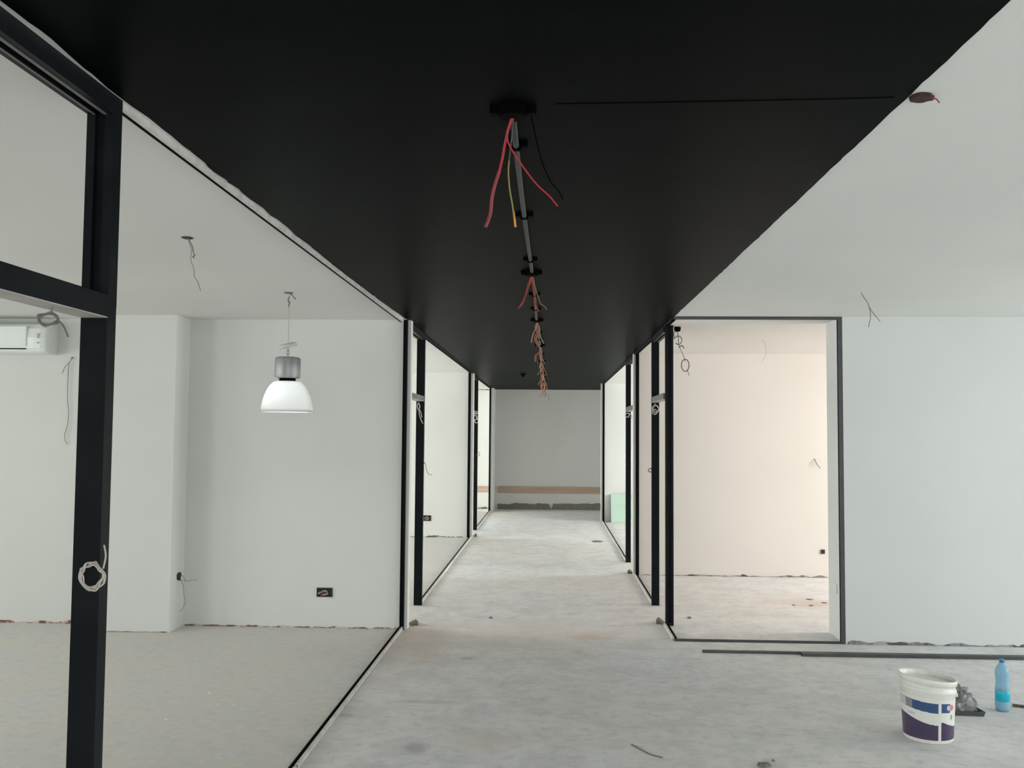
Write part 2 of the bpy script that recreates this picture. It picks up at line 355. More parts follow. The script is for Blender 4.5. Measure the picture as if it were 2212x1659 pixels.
def channel(parent, name, x0, x1, y0, y1, z, upside, axis='y', side=1, h=.022, alu=True):
    """U channel lying on the floor (upside False) or fixed to the ceiling (True); its corridor side is pale"""
    bm = BM(); t = .003
    zb, zt = (z, z+h) if not upside else (z-h, z)
    base = (zb, zb+t) if not upside else (zt-t, zt)
    if axis == 'y':
        box(bm, x0, x1, y0, y1, *base); box(bm, x0, x0+t, y0, y1, zb, zt); box(bm, x1-t, x1, y0, y1, zb, zt)
    else:
        box(bm, x0, x1, y0, y1, *base); box(bm, x0, x1, y0, y0+t, zb, zt); box(bm, x0, x1, y1-t, y1, zb, zt)
    c = link(name, bm, M_FRAME, parent)
    if alu:
        bm = BM(); e = .017
        if axis == 'y':
            X0, X1 = (x1-e+.002, x1+.002) if side > 0 else (x0-.002, x0+e-.002)
            ys = [y0, y1]
            if y1-y0 > 4 and not upside and side > 0: ys = [y0, y0+2.0, y0+2.02, y0+3.05, y0+3.06, y1]
            for a, b in zip(ys[::2], ys[1::2]): box(bm, X0, X1, a, b, zb-.0 if not upside else zb-.001, zt+.001 if not upside else zt)
        o = link('outer_strip', bm, M_ALU, c); o['label'] = 'pale dusty metal edge of the channel'
    return c
def wall_channel(parent, x0, x1, y, z0=0, z1=H, d=.03):
    bm = BM(); t = .004
    box(bm, x0, x1, y-t, y, z0, z1); box(bm, x0, x0+t, y-d, y-t, z0, z1); box(bm, x1-t, x1, y-d, y-t, z0, z1)
    return link('wall_channel', bm, M_FRAME, parent)

GF = 'black steel partition frames along the corridor'
# nearest frame on the left
f = empty('partition_frame', (-1.33, 2.63, 0), 'large nearest black steel partition frame on the left, its post cut by the photo bottom', 'partition frame', GF)
post(f, -1.372, -1.291, 2.626, 2.678, groove_from=2.06); post(f, -1.372, -1.291, 1.62, 1.66)
head(f, -1.372, -1.291, 1.66, 2.626, 2.632); transom(f, -1.372, -1.291, 1.66, 2.626, 2.028, 2.095, M_FRAME)
channel(f, 'floor_channel', -1.300, -1.262, 2.678, 8.04, 0, False)
channel(f, 'ceiling_channel', -1.322, -1.291, 2.678, 8.04, H, True)
wall_channel(f, -1.290, -1.253, 8.04)
# second left
f = empty('partition_frame', (-1.29, 9.14, 0), 'black steel door and glazing frame just past the lamp room wall, left side', 'partition frame', GF)
post(f, -1.334, -1.254, 9.14, 9.19); post(f, -1.334, -1.254, 8.145, 8.18)
head(f, -1.334, -1.254, 8.18, 9.14); transom(f, -1.334, -1.254, 8.18, 9.14, 2.012, 2.062)
channel(f, 'floor_channel', -1.302, -1.266, 9.19, 15.08, 0, False); channel(f, 'ceiling_channel', -1.302, -1.266, 9.19, 15.08, H, True, alu=False)
wall_channel(f, -1.342, -1.300, 15.08)
# third left
f = empty('partition_frame', (-1.31, 16.25, 0), 'farthest left black steel partition frame opening to the brightest room', 'partition frame', GF)
post(f, -1.347, -1.276, 16.25, 16.3); post(f, -1.347, -1.276, 15.195, 15.23)
head(f, -1.347, -1.276, 15.23, 16.25); transom(f, -1.347, -1.276, 15.23, 16.25, 2.03, 2.08)
channel(f, 'floor_channel', -1.318, -1.282, 16.3, 20.07, 0, False); channel(f, 'ceiling_channel', -1.318, -1.282, 16.3, 20.07, H, True, alu=False)
wall_channel(f, -1.325, -1.29, 20.07)
# right: corner frame with its short side run, door, and long run to the cream wall
f = empty('partition_frame', (1.05, 7.75, 0), 'black steel corner frame around the cream room opening on the right', 'partition frame', GF)
channel(f, 'floor_channel', 1.035, 2.424, 7.752, 7.787, 0, False, axis='x', alu=False, h=.014).data.materials[0] = M_PROFILE  # corner channels: same black frame, the light on it painted as greyer steel
channel(f, 'ceiling_channel', 1.035, 2.424, 7.752, 7.787, H, True, axis='x', alu=False).data.materials[0] = M_PROFILE
bm = BM(); box(bm, 2.420, 2.424, 7.752, 7.787, .014, H-.022); box(bm, 2.389, 2.420, 7.752, 7.755, .014, H-.022); box(bm, 2.389, 2.420, 7.784, 7.787, .014, H-.022)
link('side_channel', bm, M_PROFILE, f)  # lit look of the black frame painted in here too
channel(f, 'floor_channel', 1.022, 1.058, 7.787, 8.36, 0, False, side=-1)
channel(f, 'ceiling_channel', 1.022, 1.058, 7.787, 8.36, H, True, side=-1, alu=False)
post(f, 1.038, 1.108, 8.36, 8.41, groove_from=.03)
head(f, 1.025, 1.098, 8.41, 9.33); transom(f, 1.023, 1.095, 8.41, 9.33, 2.02, 2.075)
post(f, 1.021, 1.095, 9.33, 9.38)
channel(f, 'floor_channel', 1.022, 1.058, 9.38, 11.31, 0, False, side=-1)
channel(f, 'ceiling_channel', 1.022, 1.058, 9.38, 11.31, H, True, side=-1, alu=False)
wall_channel(f, 1.040, 1.080, 11.31)
# right: second
f = empty('partition_frame', (1.05, 12.41, 0), 'farther right black steel frame in front of the room with the green board', 'partition frame', GF)
post(f, 1.013, 1.080, 12.41, 12.46); post(f, 1.02, 1.085, 11.415, 11.45)
head(f, 1.015, 1.082, 11.45, 12.41); transom(f, 1.013, 1.080, 11.45, 12.41, 2.0, 2.06)
channel(f, 'floor_channel', 1.012, 1.048, 12.46, 18.03, 0, False, side=-1)
channel(f, 'ceiling_channel', 1.012, 1.048, 12.46, 18.03, H, True, side=-1, alu=False)
wall_channel(f, 1.020, 1.058, 18.03)

# ---------------------------------------------------------------- pendant lamp
LX, LY = -1.866, 6.47
M_GLASS = bpy.data.materials.new('prismatic_acrylic'); M_GLASS.use_nodes = True
nt = M_GLASS.node_tree; nt.nodes.clear(); out = nt.nodes.new('ShaderNodeOutputMaterial')
tr = nt.nodes.new('ShaderNodeBsdfTranslucent'); tr.inputs[0].default_value = (.93, .95, .95, 1)
df = nt.nodes.new('ShaderNodeBsdfDiffuse'); df.inputs[0].default_value = (.9, .92, .92, 1)
gl = nt.nodes.new('ShaderNodeBsdfGlossy'); gl.inputs['Roughness'].default_value = .12
m1 = nt.nodes.new('ShaderNodeMixShader'); m1.inputs[0].default_value = .45
m2 = nt.nodes.new('ShaderNodeMixShader'); fr = nt.nodes.new('ShaderNodeFresnel'); fr.inputs[0].default_value = 1.6
nt.links.new(tr.outputs[0], m1.inputs[1]); nt.links.new(df.outputs[0], m1.inputs[2])
nt.links.new(m1.outputs[0], m2.inputs[1]); nt.links.new(gl.outputs[0], m2.inputs[2]); nt.links.new(fr.outputs[0], m2.inputs[0])
nt.links.new(m2.outputs[0], out.inputs[0])
M_BULB = bpy.data.materials.new('lit_bulb'); M_BULB.use_nodes = True
b = M_BULB.node_tree.nodes['Principled BSDF']; b.inputs['Base Color'].default_value = (1, 1, 1, 1)
b.inputs['Emission Color'].default_value = (1, .99, .96, 1); b.inputs['Emission Strength'].default_value = 55
f = empty('pendant_lamp', (LX, LY, H), 'industrial pendant lamp with metal canister and white translucent dome hanging in left room', 'lamp')
bm = BM(); lathe(bm, [(0, H), (.034, H), (.030, H-.006), (0, H-.008)], (LX-.004, LY, 0), 24); link('ceiling_hole_cover', bm, M_WIREG, f)
bm = BM(); tube(bm, [(LX, LY, H-.004), (LX+.02, LY, H-.018), (LX+.050, LY-.005, H-.05)], .0035); link('hook', bm, M_WIREG, f)
bm = BM(); tube(bm, [(LX, LY, H-.005), (LX-.002, LY, 2.6), (LX+.001, LY, 2.56), (LX, LY, 2.335)], .0028)
link('cord', bm, M_WIREW, f)
bm = BM(); tube(bm, [(LX+.004, LY-.004, 2.66), (LX-.006, LY-.004, 2.635), (LX+.006, LY-.004, 2.62), (LX, LY-.004, 2.60), (LX+.002, LY-.004, 2.585)], .0045); link('cord_knot', bm, M_WIREG, f)
bm = BM()   # tilted cover disc
lathe(bm, [(0, .012), (.045, .014), (.062, .006), (.065, -.012), (.060, -.018), (0, -.016)], (0, 0, 0), 32)
bmesh.ops.transform(bm, matrix=Matrix.Translation((LX-.003, LY, 2.313)) @ Matrix.Rotation(-.22, 4, 'Y') @ Matrix.Rotation(.18, 4, 'X'), verts=bm.verts)
link('canopy', bm, M_ALU, f, smooth=True)
bm = BM()
for k, z in enumerate((2.285, 2.262, 2.241)):
    pts = [(LX+.009*math.cos(a)*(1 if k % 2 else .35), LY+.009*math.cos(a)*(.35 if k % 2 else 1), z+.014*math.sin(a)) for a in [i*math.pi/4 for i in range(9)]]
    tube(bm, pts, .0028, 6)
link('chain', bm, M_METAL, f)
bm = BM(); lathe(bm, [(0, 2.226), (.070, 2.228), (.084, 2.223), (.090, 2.212), (.0905, 2.09), (.086, 2.080), (.070, 2.076), (0, 2.076)], (LX-.0, LY, 0), 48); link('canister', bm, M_METAL, f, smooth=True)
bm = BM(); lathe(bm, [(.058, 2.078), (.056, 2.060), (.070, 2.056), (.075, 2.052), (0, 2.050)], (LX, LY, 0), 32); link('neck', bm, M_FRAMEIN, f, smooth=True)
prof = [(.062, 2.060), (.100, 2.048), (.126, 2.020), (.146, 1.985), (.162, 1.945), (.174, 1.900), (.181, 1.860), (.184, 1.845), (.191, 1.842), (.191, 1.838)]
inn = [(r-.005, z-.001) for r, z in reversed(prof)]
bm = BM(); lathe(bm, prof+inn, (LX, LY, 0), 64, closed=True); link('lamp_shade', bm, M_GLASS, f, smooth=True)
bm = BM(); lathe(bm, [(0, 2.05), (.02, 2.048), (.022, 2.01), (.042, 1.975), (.048, 1.935), (.035, 1.90), (0, 1.89)], (LX-.055, LY-.03, 0), 32); link('bulb', bm, M_BULB, f, smooth=True)

# ---------------------------------------------------------------- air conditioner
f = empty('air_conditioner', (-4.9, 8.04, 2.36), 'white wall mounted split air conditioner cut by the left photo edge', 'air conditioner')
prof = [(8.04, 2.365), (7.90, 2.362), (7.845, 2.378), (7.828, 2.41), (7.822, 2.50), (7.835, 2.58), (7.87, 2.622), (7.92, 2.635), (8.04, 2.635)]
bm = BM(); ring = []
for x, s in ((-5.26, .90), (-5.245, .975), (-5.22, 1), (-4.50, 1), (-4.445, .985), (-4.415, .93), (-4.405, .86)):
    ring.append([bm.verts.new((x, 8.04+(y-8.04)*s, 2.50+(z-2.50)*(.9+.1*s))) for y, z in prof])
for A, B in zip(ring, ring[1:]):
    for k in range(len(prof)-1): bm.faces.new((A[k], A[k+1], B[k+1], B[k]))
    bm.faces.new((A[-1], A[0], B[0], B[-1]))
bm.faces.new(ring[0]); bm.faces.new(ring[-1]); link('body', bm, M_AC, f, smooth=False)
bm = BM(); box(bm, -5.20, -4.56, 7.812, 7.835, 2.425, 2.60, bev=.006); link('front_panel', bm, M_AC, f)
bm = BM(); box(bm, -5.19, -4.565, 7.819, 7.86, 2.398, 2.4055, bev=.001); link('air_slot', bm, M_BLACK, f)
for nm, z, hh in (('display', 2.515, .045), ('indicator_light', 2.455, .012)):
    bm = BM(); box(bm, -4.468, -4.452, 7.817, 7.83, z-hh/2, z+hh/2, bev=.002); link(nm, bm, M_WIREW, f)

# ---------------------------------------------------------------- ceiling conduit, boxes and hanging wires
CX = -.118
f = empty('ceiling_conduit', (CX, 2.8, H), 'long thin grey conduit running along the middle of the black ceiling', 'conduit')
BOXY = [2.757, 5.583, 7.92, 10.19, 12.5, 14.8, 17.2, 19.5, 20.86]
for ya, yb in zip(BOXY, BOXY[1:]):
    P = []; n = 6; ya += .055; yb -= .075
    for k in range(n+1):
        y = ya+(yb-ya)*k/n; P.append((CX+.004*math.sin(y*1.3), y, H-.016))
    bm = BM(); tube(bm, P, .0105, 10, n=2); link('conduit_run', bm, M_COND, f, smooth=True)
for y in [3.09, 4.1, 5.15, 6.45, 7.2, 8.9, 9.5, 11.3, 13.4, 16.0, 18.3]:
    bm = BM(); x = CX+.004*math.sin(y*1.3)
    box(bm, x-.040, x-.016, y-.012, y+.012, H-.018, H-.004, bev=.003); box(bm, x+.016, x+.040, y-.012, y+.012, H-.018, H-.004, bev=.003)
    box(bm, x-.017, x+.017, y-.009, y+.009, H-.0305, H-.004, bev=.002); link('clip', bm, M_BLACK, f)
GW = 'ceiling junction boxes with hanging wires'
def jbox(y, label, wires, r=.040):
    f = empty('junction_box', (CX, y, H-.004), label, 'junction box', GW)
    bm = BM(); x = CX
    lathe(bm, [(0, H-.004), (r, H-.004), (r, H-.030), (r*.9, H-.034), (0, H-.034)], (x, y-.01, 0), 20)
    for a in (0.05, 1.35, 3.1-.05, 2.0, 4.6):
        c = Vector((x+math.cos(a)*r*1.28, y-.01+math.sin(a)*r*1.1, 0)); q = r*.33
        box(bm, c.x-q, c.x+q, c.y-q, c.y+q, H-.024, H-.004, bev=.003)
    link('box', bm, M_BLACK, f)
    for nm, m, rad, pts in wires:
        bm = BM(); tube(bm, [(CX+a, y+b, H+c) for a, b, c in pts], rad, 8); link(nm, bm, m, f, smooth=True)
jbox(2.757, 'nearest black ceiling box with two red wires and a yellow green wire dangling', [
    ('red_wire', M_WIRER, .0042, [(0, .0, -.03), (-.014, .02, -.055), (-.026, .04, -.10), (-.034, .06, -.135), (-.048, .07, -.19)]),
    ('red_wire', M_WIRED, .0055, [(-.044, .07, -.175), (-.058, .08, -.215), (-.068, .09, -.255), (-.073, .10, -.30), (-.088, .10, -.345)]),
    ('red_wire', M_WIRER, .0028, [(-.005, .0, -.03), (-.018, .02, -.075), (-.012, .04, -.105), (.028, .07, -.16), (.070, .09, -.21), (.112, .11, -.245), (.138, .12, -.275)]),
    ('green_wire', M_WIREGR, .0026, [(.0, .01, -.03), (-.004, .03, -.07), (-.010, .05, -.115), (-.014, .06, -.145)]),
    ('yellow_green_wire', M_WIREY, .0026, [(-.014, .06, -.145), (-.016, .07, -.18), (-.012, .08, -.23), (-.004, .09, -.275), (0.0, .10, -.305)]),
    ('orange_tip', M_ORTIP, .0034, [(0.0, .10, -.295), (.006, .10, -.345)]),
    ('black_wire', M_BLACK, .0020, [(.055, -.01, -.03), (.085, .06, -.14), (.115, .10, -.20), (.140, .12, -.225), (.155, .13, -.25)])], r=.044)
jbox(5.583, 'second black ceiling box with splayed red and yellow wires hanging below', [
    ('red_wire', M_WIREO, .0075, [(0, .02, -.03), (-.010, .03, -.06), (-.020, .03, -.085)]),
    ('red_wire', M_WIRED, .0055, [(-.018, .03, -.08), (-.035, .03, -.14), (-.055, .03, -.185), (-.082, .03, -.225)]),
    ('orange_wire', M_WIREO, .0040, [(-.02, .03, -.07), (-.038, .03, -.14), (-.052, .03, -.19), (-.070, .03, -.215)]),
    ('red_wire', M_WIRER, .0040, [(0, .02, -.03), (.008, .03, -.09), (.020, .03, -.15), (.022, .03, -.20), (.034, .03, -.215), (.042, .03, -.245)]),
    ('yellow_wire', M_WIREY, .0030, [(.002, .02, -.03), (.020, .03, -.09), (.038, .03, -.15), (.055, .03, -.195), (.075, .03, -.21), (.095, .03, -.235)])], r=.040)
pos = {7.92: 'third', 10.19: 'fourth', 12.5: 'fifth', 14.8: 'sixth', 17.2: 'seventh', 19.5: 'farthest'}
MW = [M_WIRED, M_WIREO, M_WIREY, M_WIREW]
for k, (y, nm) in enumerate(pos.items()):
    rd = random.Random(40+k); ws = []
    for j in range(5):
        sx = (rd.uniform(-.09, .04), rd.uniform(-.02, .10))[j % 2]*(.6+.12*k); L = rd.uniform(.16, .30)
        bend = rd.uniform(-.025, .025)
        ws.append((('red_wire', 'orange_wire', 'yellow_wire', 'pale_wire', 'red_wire')[j], (M_DULLR, M_DULLO, M_DULLY, M_DULLY, M_DULLO)[j], rd.uniform(.0035, .0055),
                   [(0, .01, -.03), (sx*.3+bend, .02, -.03-L*.3), (sx*.55-bend, .03, -.03-L*.6), (sx+bend*.5, .03, -.03-L)]))
    desc = {7.92: 'third black ceiling box counting from the camera, short pinkish wires', 10.19: 'fourth black ceiling box counting from the camera, orange wires',
            12.5: 'fifth ceiling box with loose wires, midway down the corridor', 14.8: 'sixth ceiling box with loose wires, far down the corridor',
            17.2: 'seventh ceiling box, next to last before the grey far wall', 19.5: 'farthest ceiling box with wires hanging before the grey far wall'}[y]
    jbox(y, desc, ws, r=.034)

bm = BM(); lathe(bm, [(0, H-.004), (.045, H-.004), (.045, H-.02), (.02, H-.035), (.018, H-.06), (0, H-.062)], (-.453, 15.28, 0), 20)
tag(link('ceiling_stub', bm, M_BLACK), 'small black stub on the far black ceiling, left of the conduit', 'ceiling fitting')
bm = BM()   # ceiling outlet at the right paint edge
N = 22; rd = random.Random(2); top = []; bot = []
for k in range(N):
    a = 2*math.pi*k/N; r = 1+rd.uniform(-.12, .12)
    top.append(bm.verts.new((1.074+.034*r*math.cos(a), 2.682+.028*r*math.sin(a), H-.0005))); bot.append(bm.verts.new((1.074+.034*r*math.cos(a)*.95, 2.682+.028*r*math.sin(a)*.95, H-.012)))
bm.faces.new(top); bm.faces.new(bot)
for k in range(N): bm.faces.new((top[k], top[(k+1) % N], bot[(k+1) % N], bot[k]))
f = empty('ceiling_outlet', (1.074, 2.682, H), 'dark brown ceiling outlet with a short wire at the right edge of the black paint', 'ceiling outlet')
link('outlet_box', bm, M_BROWNIN, f)
bm = BM(); tube(bm, [(1.095, 2.67, H-.01), (1.108, 2.665, H-.016), (1.118, 2.665, H-.028)], .002, 6); link('wire', bm, M_WIRED, f)

f = empty('ceiling_outlet', (-1.866, 4.616, H), 'dark oval hole in the left room ceiling with knotted wires dangling', 'ceiling outlet')
bm = BM(); rd = random.Random(9); top = []; bot = []; N = 22
for k in range(N):
    a = 2*math.pi*k/N; r = 1+rd.uniform(-.1, .1)
    top.append(bm.verts.new((-1.866+.028*r*math.cos(a), 4.616+.035*r*math.sin(a), H-.0005))); bot.append(bm.verts.new((-1.866+.026*r*math.cos(a), 4.616+.033*r*math.sin(a), H-.004)))
bm.faces.new(top); bm.faces.new(bot)
for k in range(N): bm.faces.new((top[k], top[(k+1) % N], bot[(k+1) % N], bot[k]))
link('hole', bm, M_DEB2, f)
bm = BM(); tube(bm, [(-1.862, 4.616, H-.003), (-1.853, 4.616, 2.655), (-1.842, 4.616, 2.625), (-1.845, 4.616, 2.575), (-1.828, 4.616, 2.53), (-1.824, 4.616, 2.49), (-1.805, 4.616, 2.46), (-1.793, 4.616, 2.425), (-1.789, 4.616, 2.415)], .0017, 6); link('wire', bm, M_WIREG, f)
bm = BM(); tube(bm, [(-1.860, 4.61, H-.003), (-1.838, 4.61, 2.645), (-1.829, 4.61, 2.61), (-1.822, 4.61, 2.598), (-1.832, 4.61, 2.59), (-1.824, 4.61, 2.583)], .0032, 6); link('wire', bm, M_WIREG, f)

# ---------------------------------------------------------------- loose cables
def cable(name, label, cat, paths, loc, m=M_WIREG, group=None):
    f = None
    bm = BM()
    for r, pts in paths: tube(bm, pts, r, 6)
    return tag(link(name, bm, m, smooth=True), label, cat, group)
GC = 'loose cable coils tied to the black frames'
P = coil_path((-1.303, 2.605, 1.283), .032, 5, seed=4, jit=.20)
cable('cable_coil', 'round coil of pale cable hanging on the nearest black post', 'cable', [(.0026, P), (.0027, [(-1.271, 2.605, 1.305), (-1.268, 2.612, 1.34), (-1.278, 2.621, 1.37)])], None, M_WIREW, GC)
P = coil_path((-1.327, 2.373, 1.991), .026, 3, seed=8, jit=.16)
P = [(a, b, 1.991+(c-1.991)*.58) for a, b, c in P]
cable('cable_coil', 'flat grey cable coil hanging under the nearest transom beside the air conditioner', 'cable',
      [(.0028, P), (.0028, [(-1.316, 2.373, 2.0225), (-1.318, 2.373, 2.010), (-1.308, 2.373, 1.998)]), (.0026, [(-1.303, 2.373, 1.992), (-1.287, 2.373, 1.975), (-1.278, 2.373, 1.958), (-1.272, 2.373, 1.945)])], None, M_WIREG, GC)
cable('cable_tail', 'split pale cable hanging over the second left post below its transom', 'cable',
      [(.006, [(-1.31, 9.118, 1.998), (-1.295, 9.118, 1.965), (-1.300, 9.12, 1.93), (-1.285, 9.12, 1.90), (-1.275, 9.12, 1.85)]), (.005, [(-1.305, 9.12, 1.93), (-1.295, 9.12, 1.87), (-1.278, 9.12, 1.82), (-1.262, 9.12, 1.79)]), (.005, [(-1.315, 9.118, 1.99), (-1.318, 9.12, 1.95), (-1.308, 9.12, 1.92)])], None, M_WIREW, GC)
cable('cable_tail', 'thin grey wire curling from the second left post at waist height', 'cable',
      [(.004, [(-1.255, 9.15, 1.37), (-1.245, 9.16, 1.40), (-1.235, 9.16, 1.385), (-1.225, 9.16, 1.33), (-1.205, 9.16, 1.29), (-1.17, 9.16, 1.28)])], None, M_WIREW, GC)
cable('cable_coil', 'small pale cable coil high on the third left post', 'cable', [(.009, coil_path((-1.325, 16.222, 1.97), .035, 2, seed=3)), (.007, coil_path((-1.30, 16.222, 1.91), .03, 1.5, seed=6))], None, M_WIREW, GC)
cable('cable_coil', 'small cable coil at mid height on the third left post', 'cable', [(.007, coil_path((-1.265, 16.26, 1.33), .03, 2, seed=5))], None, M_WIREW, GC)
cable('cable_coil', 'looped grey cable hanging on the right door post under its transom', 'cable',
      [(.005, coil_path((1.055, 9.305, 1.955), .030, 3, seed=11)), (.005, coil_path((1.045, 9.305, 1.925), .022, 2, seed=13)), (.005, [(1.05, 9.31, 2.010), (1.045, 9.31, 1.99), (1.03, 9.31, 1.96)])], None, M_WIREW, GC)
cable('cable_coil', 'small cable knot at waist height left of the right door post', 'cable', [(.004, coil_path((1.006, 9.34, 1.34), .018, 2, seed=12)), (.004, [(1.02, 9.34, 1.36), (1.01, 9.33, 1.35)])], None, M_WIREG, GC)
cable('cable_coil', 'small cable bundle on the farther right post under its transom', 'cable',
      [(.006, coil_path((1.03, 12.385, 1.955), .025, 2, seed=14)), (.006, [(1.05, 12.385, 1.98), (1.08, 12.385, 1.96), (1.095, 12.385, 1.90)])], None, M_WIREW, GC)
# in the cream room doorway
bm = BM(); lathe(bm, [(0, H), (.03, H), (.03, H-.03), (.02, H-.045), (0, H-.045)], (1.165, 8.5, 0), 16)
f = empty('ceiling_outlet', (1.165, 8.5, H), 'small black ceiling fitting inside the cream room corner with a short cable loop', 'ceiling outlet')
link('socket', bm, M_BLACK, f)
bm = BM(); tube(bm, [(1.15, 8.5, H-.03), (1.13, 8.5, 2.63), (1.135, 8.5, 2.58)]+[(1.17+.035*math.cos(a), 8.5, 2.565+.04*math.sin(a)) for a in (2.6, 1.6, .6, -.4, -1.4, -2.4)], .004, 6); link('cable_loop', bm, M_WIREG, f)
cable('cable_coil', 'long cable loop hanging in front of the cream wall near the corner post', 'cable',
      [(.0035, [(1.155, 8.5, H), (1.17, 8.5, 2.60), (1.175, 8.5, 2.52)]), (.0045, [(1.175, 8.5, 2.50), (1.205, 8.5, 2.515), (1.225, 8.5, 2.49)]), (.003, [(1.175, 8.5, 2.52), (1.22, 8.5, 2.42), (1.235, 8.5, 2.37)]),
       (.0045, [(1.235+.035*math.cos(a), 8.5, 2.335+.055*math.sin(a)) for a in [1.2+i*.6 for i in range(20)]]), (.003, [(1.255, 8.5, 2.29), (1.27, 8.5, 2.24)])], None, M_WIREG)
cable('hanging_wire', 'faint pale wire loop hanging from the cream room ceiling', 'wire', [(.0025, [(2.21, 9.7, H), (2.235, 9.7, 2.66), (2.245, 9.7, 2.58), (2.225, 9.7, 2.50), (2.205, 9.7, 2.47)])], None, M_WIREW)
cable('hanging_wire', 'thin wire sticking out of the cream wall beside the doorway edge', 'wire', [(.004, [(3.19, 11.31, 1.42), (3.20, 11.29, 1.38), (3.22, 11.28, 1.34), (3.25, 11.28, 1.31)])], None, M_WIREG)
cable('hanging_wire', 'forked grey wire hanging from the white ceiling over the right wall', 'wire',
      [(.0024, [(2.143, 6.43, H), (2.165, 6.43, 2.65), (2.19, 6.43, 2.61), (2.205, 6.43, 2.53), (2.19, 6.43, 2.45)]), (.0024, [(2.20, 6.43, 2.585), (2.225, 6.43, 2.545), (2.27, 6.43, 2.49)])], None, M_WIREG)
cable('hanging_wire', 'long thin wire trailing down the wall below the air conditioner', 'wire',
      [(.0026, [(-4.262, 8.035, 2.34), (-4.275, 8.01, 2.29), (-4.285, 8.02, 2.20), (-4.285, 8.02, 2.0), (-4.27, 8.02, 1.85), (-4.275, 8.02, 1.75), (-4.297, 8.02, 1.66), (-4.29, 8.02, 1.60), (-4.262, 8.02, 1.57)]),
       (.0026, [(-4.272, 8.015, 2.30), (-4.31, 8.01, 2.26), (-4.335, 8.01, 2.20)]), (.006, [(-4.262, 8.035, 2.345), (-4.258, 8.02, 2.335)])], None, M_WIREG)

# ---------------------------------------------------------------- sockets
def socket_box(x0, x1, z0, z1, y, label, seed, wires=True):
    f = empty('socket_box', ((x0+x1)/2, y, z0), label, 'electrical box', 'open socket boxes in the walls')
    bm = BM(); t = .004; d = .012
    box(bm, x0, x1, y-.002, y+.001, z0, z1)
    for a in ((x0, x1, z0, z0+t), (x0, x1, z1-t, z1), (x0, x0+t, z0, z1), (x1-t, x1, z0, z1)): box(bm, a[0], a[1], y-d, y-.002, a[2], a[3])
    link('box', bm, M_BOXIN, f); rd = random.Random(seed); w = x1-x0; hgt = z1-z0
    if wires:
        for k in range(3):
            bm = BM(); o = rd.uniform(-.05, .05)*w
            tube(bm, [(x0+.08*w, y-.006, z0+.28*hgt+k*.006), (x0+.35*w, y-.012-.002*k, z0+.55*hgt+o), (x0+.60*w, y-.012, z0+.72*hgt+o-k*.008), (x0+.72*w, y-.010, z0+.35*hgt), (x0+.55*w, y-.012, z0+.22*hgt+k*.005), (x0+.28*w, y-.01, z0+.18*hgt)], .0045, 6)
            link('wire', bm, (M_BROWNW, M_WIREW, M_BROWNW)[k], f)
socket_box(-2.019, -1.883, .268, .345, 8.04, 'open black socket box with brown wires low on the wall beneath the pendant lamp', 1)
socket_box(-2.064, -1.934, .262, .352, 15.08, 'small open socket box low on the wall beyond the second left post', 2)
f = empty('junction_hole', (-3.175, 7.9, .42), 'ragged wall hole with dark wires in the pilaster side near the floor', 'electrical box')
bm = BM(); rd = random.Random(21); vs = []; vb = []
for k in range(14):
    a = 2*math.pi*k/14; r = 1+rd.uniform(-.25, .2); vs.append(bm.verts.new((-3.1995, 7.93+.05*r*math.cos(a), .44+.042*r*math.sin(a)))); vb.append(bm.verts.new((-3.194, 7.93+.045*r*math.cos(a), .44+.038*r*math.sin(a))))
bm.faces.new(vs); bm.faces.new(vb)
for k in range(14): bm.faces.new((vs[k], vs[(k+1) % 14], vb[(k+1) % 14], vb[k]))
link('hole', bm, M_BOXIN, f)
bm = BM(); tube(bm, [(-3.195, 7.93, .43), (-3.17, 7.92, .40), (-3.155, 7.92, .36), (-3.15, 7.92, .30), (-3.135, 7.92, .24), (-3.14, 7.92, .20), (-3.165, 7.92, .16), (-3.18, 7.92, .145)], .002, 6)
tube(bm, [(-3.195, 7.93, .42), (-3.14, 7.95, .40), (-3.09, 7.98, .405), (-3.06, 8.0, .40)], .002, 6)
tube(bm, [(-3.195, 7.94, .45), (-3.165, 7.93, .445), (-3.15, 7.93, .42), (-3.14, 7.93, .40)], .0022, 6); link('wire', bm, M_WIREG, f)
bm = BM(); box(bm, 3.255, 3.30, 11.295, 11.312, .285, .335, bev=.003); tag(link('socket_box', bm, M_BOXIN), 'tiny dark box on the cream wall at the doorway right edge', 'electrical box')
bm = BM(); box(bm, 2.4175, 2.425, 7.96, 8.04, .37, .45, bev=.003); tag(link('socket_cover', bm, M_WALLR), 'pale flat socket cover low on the doorway reveal', 'socket cover')
bm = BM(); box(bm, 2.4195, 2.426, 7.89, 7.895, 1.43, 1.44); bm.free()

# ---------------------------------------------------------------- green board
bm = BM(); box(bm, -.42, .42, -.0065, .0065, 0, .545, bev=.001)
o = link('plasterboard_sheet', bm, M_MINT); o.location = (1.60, 17.90, 0.001); o.rotation_euler = (-.14, 0, 0)
tag(o, 'pale green plasterboard offcut leaning against the far wall of the second right room', 'board')

